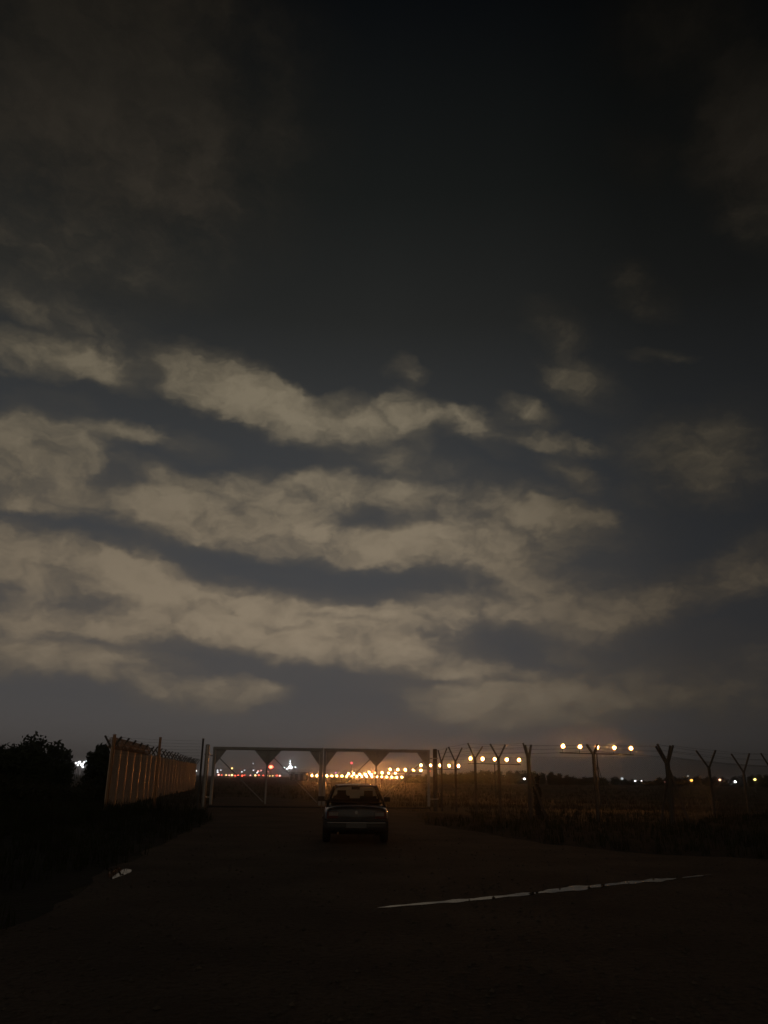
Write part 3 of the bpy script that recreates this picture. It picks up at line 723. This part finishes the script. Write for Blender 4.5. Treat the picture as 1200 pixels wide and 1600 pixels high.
# lights along the right horizon
for px, py, c, s, d, Y, lb in (
    (819.5, 1217, WHITE, 8, .6, 150, 'white light low behind the fence, left of the braced post'),
    (972, 1216.5, (.7, .8, .8), 1.2, .9, 190, 'faint bluish light at the left of the faint pair on the right horizon'),
    (992.5, 1220.2, WHITE, 5, .6, 190, 'small white light, left one of the close pair on the right horizon'),
    (1002.3, 1220, WHITE, 3, .5, 190, 'smaller white light, right one of the close pair on the right horizon'),
    (1040, 1222, PINK, .8, .6, 190, 'dim pink light just left of the braced corner post'),
    (1075, 1212.5, (.8, .8, .7), .8, .6, 190, 'dim pale light just above the big orange one'),
    (1080.5, 1219.3, (1, .45, .08), 6, .95, 190, 'biggest orange street light, between corner post and next Y post'),
    (1124.8, 1218.6, (1, .5, .3), 7, .8, 190, 'pinkish orange light right of the first receding Y post'),
    (1148.8, 1221.6, WHITE, 14, .75, 190, 'bright white light left of the second receding Y post'),
    (1179.5, 1218, (1, .66, .2), 9, .8, 190, 'yellow light near the right edge beside the last Y post'),
    (217.8, 1198.8, WHITE, 9, .55, 170, 'brightest white light seen through the left receding fence'),
    (180, 1202, AMB, 3, .45, 170, 'faint amber light at the left end of the receding fence'),
    (298.5, 1202.5, WHITE, 4, .6, 200, 'small white light at the far end of the receding fence, left of its neighbour'),
    (306, 1204.4, WHITE, 6, .7, 200, 'white light at the far end of the receding fence beside the last straight post'),
    (97.5, 1192.5, WHITE, 2, .4, 110, 'tiny white light at the left trees, apart from the cluster')):
    far_lamp(px, py, Y, d * .72, c, s * .7, 'street_lamp', lb, 'far lights along the horizon')
for px, py, d, s in ((113.5, 1195, .26, 6), (119, 1192.3, .30, 8), (124, 1191, .36, 12), (127.8, 1194.6, .42, 14), (132, 1191.5, .36, 12), (135.5, 1189.3, .24, 8), (129.5, 1198.4, .28, 10), (121.5, 1195.4, .24, 8)):
    far_lamp(px, py, 110, d * .85, WHITE, s * .6, 'yard_lamp', 'one of the clustered white yard lights in the gap between the left trees', 'clustered white yard lights in the tree gap')

# ------------------------------------------------------------------ trees
def crown(bl, leaf, n, rnd):
    """leaf-sized faces through the volume of several lobes"""
    V = []; Fc = []
    tot = sum(r[3] * r[4] * r[5] for r in bl)
    for (x, y, z, rx, ry, rz) in bl:
        k = int(n * rx * ry * rz / tot)
        for _ in range(k):
            d = Vector((rnd.gauss(0, 1), rnd.gauss(0, 1), rnd.gauss(0, 1))).normalized()
            q = rnd.random() ** .42 * (1 + .22 * math.sin(5 * d.x + 3 * d.z + x) * math.cos(4 * d.y + z))
            c = Vector((x + d.x * rx * q, y + d.y * ry * q, max(.1, z + d.z * rz * q)))
            s = leaf * rnd.uniform(.5, 1.4)
            u = Vector((rnd.gauss(0, 1), rnd.gauss(0, 1), rnd.gauss(0, 1))).normalized(); v = u.orthogonal().normalized()
            i = len(V); V += [c - u * s, c + v * s * .45, c + u * s, c - v * s * .45]; Fc.append((i, i + 1, i + 2, i + 3))
    return V, Fc
def tree(name, base, h, wd, n, leaf, label, group, m, seed, lobes=7, low=.25, cat='tree'):
    rnd = random.Random(seed)
    o = empty(name, base); tag(o, label, cat, group)
    bl = []; tr = MB(); fork = h * low
    tr.bar((0, 0, -.2), (0, 0, fork + .1), h * .035 + .03, 8, h * .025 + .02)
    for k in range(lobes):
        a = 6.283 * k / lobes + rnd.uniform(-.4, .4); rr = wd * .5 * rnd.uniform(.25, .8) if k else wd * .06
        s = wd * rnd.uniform(.13, .24) if k else wd * .24
        ht = h * (1 - .32 * (rr / (wd * .5)) ** 1.6) * (rnd.uniform(.72, 1.0) if k else 1.0)
        z = max(h * low + s * .3, ht - s * .9)
        bl.append((math.cos(a) * rr, math.sin(a) * rr * .8, z, s, s * .9, max(.15, min(s * .95, ht - z))))
        bl.append((math.cos(a) * rr * .8, math.sin(a) * rr * .6, z * .55, s * 1.15, s, z * .5))
        mid = Vector((math.cos(a) * rr * .4, math.sin(a) * rr * .3, lerp(fork, z, .55)))
        tr.bar((0, 0, fork * .9), mid, h * .018 + .015, 6, h * .012 + .01, caps=False); tr.bar(mid, (bl[-2][0], bl[-2][1], z), h * .012 + .01, 5, .012, caps=False)
    tr.build('trunk', M['bark'], o)
    V, Fc = crown(bl, leaf, n, rnd)
    MB().add(V, Fc).build('crown', m, o)
    return o
G = 'dark trees on the left'
for px, Y, yt, wpx, lb, sd in ((-14, 60, 1158, 70, 'dark tree cut by the left edge of the picture', 1), (40, 58, 1145, 84, 'tallest rounded tree of the left group', 2), (78, 62, 1157, 56, 'slightly lower tree right of the tallest one on the left', 3),
        (96, 60, 1171, 40, 'low shrubby tree at the right end of the left group, beside the white cluster', 4), (153, 50, 1162, 44, 'dark bushy tree just left of the fence corner', 5), (14, 52, 1166, 60, 'squat tree in front of the tallest one, near the left edge', 8), (60, 52, 1176, 60, 'low spreading bush in front of the left trees', 9)):
    b = spot(px, Y); h = top(px, yt, Y)
    tree('tree' , b, h, wpx * Y / 1270 * 1.12, 5200, .16, lb, G, M['leaf'], sd, 9, .1)
# undergrowth under the left trees
rnd = random.Random(4); lb = []
bl = []
for k in range(34):
    px = rnd.uniform(-30, 168); Y = rnd.uniform(40, 56); s = spot(px, Y); r_ = rnd.uniform(.7, 1.3); bl.append((s.x, s.y, .35, r_ * 1.2, r_, rnd.uniform(.45, .8) if 98 < px < 145 else rnd.uniform(.6, 1.25)))
V, Fc = crown(bl, .11, 15000, rnd)
tag(MB().add(V, Fc).build('undergrowth', M['bush']), 'tangled dark undergrowth below the left trees', 'bushes', kind='stuff')
# tree line on the right horizon
rnd = random.Random(12)
prof = [(640, 1210), (690, 1207), (730, 1205), (760, 1203), (790, 1202.5), (815, 1202), (845, 1206), (858, 1204.5), (885, 1211), (930, 1212.5), (955, 1213), (975, 1216), (1015, 1219), (1030, 1214), (1050, 1213), (1085, 1211), (1120, 1213), (1150, 1211.5), (1180, 1209.5), (1215, 1209)]
def prow(x):
    for (a, ya), (b, yb) in zip(prof, prof[1:]):
        if a <= x <= b: return lerp(ya, yb, (x - a) / (b - a))
    return prof[-1][1]
x = 640; i = 0
while x < 1212:
    Y = rnd.uniform(215, 265); yt = prow(x) + rnd.uniform(-.8, 1.6)
    h = max(1.4, top(x, yt, Y)); wpx = rnd.uniform(17, 30)
    tree('hedge_tree', spot(x, Y), h, wpx * Y / 1270, 1400, .27, 'low dark tree in the line along the right horizon', 'trees along the right horizon', M['leaf'], 100 + i, 6, .08)
    x += wpx * rnd.uniform(.45, .7); i += 1
# far low tree line on the left horizon, behind the city lights: distant and tiny
# bushes by the braced posts and the front of right fence
for px, Y, yt, wpx, lb, sd in ((839, 34.6, 1212, 13, 'scrubby bush at the foot of the braced fence post', 31),):
    tree('bush', spot(px, Y), top(px, yt, Y), wpx * Y / 1270 * 1.2, 1500, .07, lb, None, M['bush'], sd, 6, .08, 'bush')

# ------------------------------------------------------------------ car
def make_car():
    root = empty('parked_car', (0, 0, 0)); tag(root, 'dark saloon car parked facing the gate, seen from behind', 'car')
    Lc = 4.25
    # stations: y, half width at belt, half width at sill, bottom z, top z
    st = [(0.00, .70, .66, .36, .80), (.05, .765, .735, .27, .87), (.18, .80, .79, .22, .905), (.6, .825, .82, .19, .925), (1.1, .84, .835, .18, .93), (2.2, .845, .84, .18, .915), (3.1, .835, .83, .18, .885), (3.6, .815, .81, .20, .845), (4.0, .78, .76, .22, .79), (4.16, .73, .72, .25, .74), (4.25, .64, .62, .32, .66)]
    rings = []
    for (y, wb, ws, zb, zt) in st:
        r = [(-ws * .93, zb), (-ws, zb + .07), (-wb - .012, lerp(zb, zt, .45)), (-wb, lerp(zb, zt, .62)), (-wb * .975, zt - .13), (-wb * .90, zt - .055), (-wb * .66, zt - .012), (0, zt + .012)]
        full = r + [(-a, b) for a, b in r[-2::-1]] + [(0, zb - .005)]
        rings.append([(a, y, b) for a, b in full])
    n = len(rings[0]); vs = [v for r in rings for v in r]; fs = []
    for i in range(len(rings) - 1):
        for k in range(n): fs.append((i * n + k, i * n + (k + 1) % n, (i + 1) * n + (k + 1) % n, (i + 1) * n + k))
    fs += [tuple(range(n))[::-1], tuple(range((len(rings) - 1) * n, len(rings) * n))]
    body = MB().add(vs, fs, True).build('body', M['paint'], root)
    WH = [(s * .735, y) for s in (-1, 1) for y in (.82, 3.36)]
    cm = MB()
    for x, y in WH: cm.bar((x - .26 if x < 0 else x - .1, y, .31), (x + .1 if x < 0 else x + .26, y, .31), .37, 24)
    cut = cm.build('cut', M['dark'])
    sb = body.modifiers.new('s', 'SUBSURF'); sb.levels = 2; sb.render_levels = 2
    md = body.modifiers.new('b', 'BOOLEAN'); md.operation = 'DIFFERENCE'; md.object = cut; md.solver = 'EXACT'
    bpy.context.view_layer.update()
    dg = bpy.context.evaluated_depsgraph_get(); me = bpy.data.meshes.new_from_object(body.evaluated_get(dg))
    body.modifiers.clear(); body.data = me; bpy.data.objects.remove(cut)
    me.materials.clear(); me.materials.append(M['paint'])
    for p in me.polygons: p.use_smooth = True
    # wheels
    for x, y in WH:
        s = -1 if x < 0 else 1
        t = MB(); prof_ = [(-.095, .21), (-.1, .28), (-.07, .305), (.07, .305), (.1, .28), (.095, .21)]
        k = 28; vs = [(a, math.cos(6.2832 * j / k) * r_, math.sin(6.2832 * j / k) * r_) for j in range(k) for a, r_ in prof_]; q = len(prof_)
        fs = [(j * q + i, j * q + (i + 1) % q, ((j + 1) % k) * q + (i + 1) % q, ((j + 1) % k) * q + i) for j in range(k) for i in range(q)]
        wl = empty('wheel', (x, y, .305)); wl.parent = root
        t.add(vs, fs, True).build('tyre', M['dark'], wl)
        rm = MB(); rm.bar((-.05, 0, 0), (.05, 0, 0), .208, 24); rm.bar((s * .05, 0, 0), (s * .085, 0, 0), .06, 12)
        for j in range(7): a = 6.2832 * j / 7; rm.beam((s * .066, math.cos(a) * .05, math.sin(a) * .05), (s * .06, math.cos(a) * .2, math.sin(a) * .2), .05, .03, Vector((1, 0, 0)))
        rm.build('rim', M['galv'], wl)
    # cabin: roof + pillars + glass
    zr = 1.40
    R_b, R_f = 1.12, 2.45                          # roof from rear to front
    def rp(x, y):                                  # roof surface height
        return zr - .035 * ((x / .58) ** 2) - .05 * ((y - 1.75) / .8) ** 2
    g = MB(); nx, ny = 10, 10; vs = []
    for k in range(ny + 1):
        y = lerp(R_b, R_f, k / ny); hw = .565 + .02 * math.sin(math.pi * k / ny)
        for i in range(nx + 1): x = lerp(-hw, hw, i / nx); vs.append((x, y, rp(x, y)))
    nn = len(vs); fs = [(k * (nx + 1) + i, k * (nx + 1) + i + 1, (k + 1) * (nx + 1) + i + 1, (k + 1) * (nx + 1) + i) for k in range(ny) for i in range(nx)]
    vs2 = vs + [(x * .985, y, z - .045) for x, y, z in vs]; fs2 = fs + [tuple(q + nn for q in f[::-1]) for f in fs]
    ed = [i for i in range(nx + 1)] + [k * (nx + 1) + nx for k in range(1, ny + 1)] + [ny * (nx + 1) + i for i in range(nx - 1, -1, -1)] + [k * (nx + 1) for k in range(ny - 1, 0, -1)]
    fs2 += [(a, b, b + nn, a + nn) for a, b in zip(ed, ed[1:] + ed[:1])]
    g.add(vs2, fs2, True).build('roof', M['paint'], root)
    zb_ = .915; Rb0, Rf0 = .48, 3.15               # belt ends of rear screen and windscreen
    def pil(a, b, wd, th=.05):
        d = (Vector(b) - Vector(a)); n_ = Vector((1, 0, 0)).cross(d) if abs(d.y) > .2 else Vector((1, 0, 0))
        return MB().beam(a, b, wd, th, Vector((1, 0, .35 if a[0] > 0 else -.35)) if abs(d.y) < .2 else Vector((1 if a[0] > 0 else -1, 0, .35)))
    for s in (-1, 1):
        pil((s * .735, Rb0 + .13, zb_ - .03), (s * .545, R_b + .06, rp(.55, R_b) - .02), .15).build('rear_pillar', M['paint'], root)
        pil((s * .755, Rf0 - .12, zb_ - .05), (s * .565, R_f - .02, rp(.56, R_f) - .02), .07).build('front_pillar', M['paint'], root)
        pil((s * .775, 1.82, zb_ - .03), (s * .578, 1.80, rp(.57, 1.8) - .03), .09).build('middle_pillar', M['trim'], root)
        for y0, y1, yt0, yt1 in ((.70, 1.77, 1.22, 1.76), (1.87, 2.95, 1.85, 2.42)):
            q = [(s * .772, y0, zb_ - .01), (s * .772, y1, zb_ - .01), (s * .58, yt1, rp(.575, yt1) - .035), (s * .58, yt0, rp(.575, yt0) - .035)]
            MB().add(q, [(0, 1, 2, 3)]).build('side_window', M['glass'], root)
        # mirrors
        mm = MB(); mm.box((s * .93, 2.72, .985), (.19, .09, .13)); mo = mm.build('side_mirror', M['trim'], root)
        MB().box((s * .935, 2.672, .985), (.155, .012, .10)).build('mirror_glass', M['dark'], mo)
        MB().bar((s * .79, 2.78, .93), (s * .88, 2.74, .96), .025, 6).build('mirror_arm', M['trim'], mo)
        # door lines and handles
        for y in (1.5, 2.65): MB().box((s * .862, y - .25, .76), (.03, .17, .035)).build('door_handle', M['trim'], root)
        MB().box((s * .862, 2.05, .56), (.014, 1.9, .045)).build('side_moulding', M['trim'], root)
    def screen(y0, z0, w0, y1, w1, nm, bulge, gm='glass'):
        vs = []; nx, ny = 8, 5
        for k in range(ny + 1):
            t = k / ny; y = lerp(y0, y1, t); z = lerp(z0, rp(0, y1) - .025, t); hw = lerp(w0, w1, t)
            for i in range(nx + 1):
                u = lerp(-1, 1, i / nx); vs.append((u * hw, y + bulge * (1 - u * u) * 1.0, z - .03 * u * u * t))
        fs = [(k * (nx + 1) + i, k * (nx + 1) + i + 1, (k + 1) * (nx + 1) + i + 1, (k + 1) * (nx + 1) + i) for k in range(ny) for i in range(nx)]
        MB().add(vs, fs, True).build(nm, M[gm], root)
    screen(Rb0 + .02, zb_, .70, R_b + .01, .545, 'rear_window', -.05)
    screen(Rf0, zb_ - .02, .73, R_f - .01, .56, 'windscreen', .08, 'misted')
    MB().box((-.38, 2.63, .995), (.20, .012, .075)).build('instrument_panel', emit('lit_dials', (.95, .93, 1.0), .35), root)
    # interior above the belt
    MB().box((0, .78, .945), (1.30, .42, .03)).build('parcel_shelf', M['cloth'], root)
    MB().box((0, 2.86, .955), (1.36, .42, .09)).build('dashboard', M['trim'], root)
    for s in (-1, 1):
        seat = MB().box((s * .36, 1.02, .97), (.52, .13, .12), mat=Matrix.Rotation(R(-12), 3, 'X')).build('rear_seat', M['cloth'], root)
        seat = MB().box((s * .37, 1.98, .97), (.46, .13, .22), mat=Matrix.Rotation(R(-14), 3, 'X')).build('front_seat', M['cloth'], root)
        MB().box((s * .37, 1.93, 1.15), (.24, .09, .15)).build('headrest', M['cloth'], seat)
    MB().box((0.03, 2.52, 1.27), (.24, .03, .07)).build('rear_view_mirror', M['trim'], root)
    ring = [(-.37 + .18 * math.cos(6.2832 * j / 20), 2.56 + .05 * math.sin(6.2832 * j / 20), .98 + .17 * math.sin(6.2832 * j / 20)) for j in range(21)]
    MB().tube(ring, .014, 6).build('steering_wheel', M['trim'], root)
    # rear details
    bp = MB(); bpv = []
    for x in [i / 12 * 2 - 1 for i in range(13)]:
        e = .10 * abs(x) ** 4
        bpv.append((x * .80, e - .075)) 
    V = []; Fq = []
    for (x, y) in bpv: V += [(x, y, .30), (x, y - .01, .40), (x, y - .005, .525), (x, y + .05, .545), (x, y + .12, .545), (x, y + .12, .29)]
    for i in range(12):
        for k in range(6): Fq.append((i * 6 + k, i * 6 + (k + 1) % 6, (i + 1) * 6 + (k + 1) % 6, (i + 1) * 6 + k))
    Fq += [tuple(range(6)), tuple(range(72, 78))[::-1]]
    bo = MB().add(V, Fq, True).build('rear_bumper', M['trim'], root)
    MB().beam((-.72, -.078, .505), (.72, -.078, .505), .02, .012).build('bumper_strip', M['chrome'], bo)
    for s in (-1, 1):
        tl = MB().box((s * .60, .012, .675), (.27, .07, .155)).build('tail_light', M['tail'], root)
        MB().box((s * .575, -.022, .70), (.23, .02, .085)).build('reversing_lens', M['clear'], tl)
    MB().box((0, -.092, .435), (.50, .014, .11)).build('number_plate', M['plate'], root)
    MB().bar((0.0, .0, .74), (0.0, -.012, .74), .04, 16).build('badge', M['galv'], root)
    MB().beam((-.40, .02, .60), (.40, .02, .60), .02, .02).build('boot_seam', M['trim'], root)
    MB().box((0.0, .03, .84), (.16, .05, .03)).build('boot_handle', M['trim'], root)
    MB().bar((-.45, -.05, .26), (-.45, .2, .27), .028, 10).build('exhaust_pipe', M['rust'], root)
    MB().bar((.45, 3.05, .93), (.1, 3.0, .945), .01, 5).build('wiper', M['trim'], root)
    MB().bar((.3, 2.35, 1.38), (.3, 2.15, 1.62), .006, 5).build('aerial', M['trim'], root)
    return root
car = make_car()
cb = gnd(556, 1320.5)
car.location = (cb.x, cb.y, .012); car.rotation_euler = (0, 0, R(3.2))

# ------------------------------------------------------------------ haze
def haze(d):
    mm = bpy.data.materials.new('haze'); mm.use_nodes = True
    t = mm.node_tree; t.nodes.clear()
    v = t.nodes.new('ShaderNodeVolumePrincipled'); o = t.nodes.new('ShaderNodeOutputMaterial')
    v.inputs['Color'].default_value = (.9, .88, .86, 1); v.inputs['Density'].default_value = d; v.inputs['Anisotropy'].default_value = .983
    t.links.new(v.outputs[0], o.inputs['Volume'])
    bm = bmesh.new(); bmesh.ops.create_cube(bm, size=1); me = bpy.data.meshes.new('haze'); bm.to_mesh(me); bm.free()
    me.materials.append(mm); ob = bpy.data.objects.new('haze', me); col.objects.link(ob)
    ob.scale = (2600, 1680, 41); ob.location = (0, 770, 19.5)
    tag(ob, kind='stuff')
HAZE = .0010
if HAZE: haze(HAZE)

# faint wide sun lamp, added without a visible source
sd = bpy.data.lights.new('added_sun', 'SUN'); sd.energy = .004; sd.angle = R(12); sd.color = (1, .93, .82)
so = bpy.data.objects.new('added_sun', sd); col.objects.link(so); so.rotation_euler = (R(40), 0, R(-25))

# ------------------------------------------------------------------ render settings
scn.view_settings.view_transform = 'Standard'; scn.view_settings.look = 'None'
scn.view_settings.exposure = 0; scn.view_settings.gamma = 1
cy = scn.cycles
cy.use_denoising = True
cy.use_light_tree = True
cy.max_bounces = 5; cy.volume_bounces = 0; cy.transparent_max_bounces = 12
cy.sample_clamp_indirect = 2.0
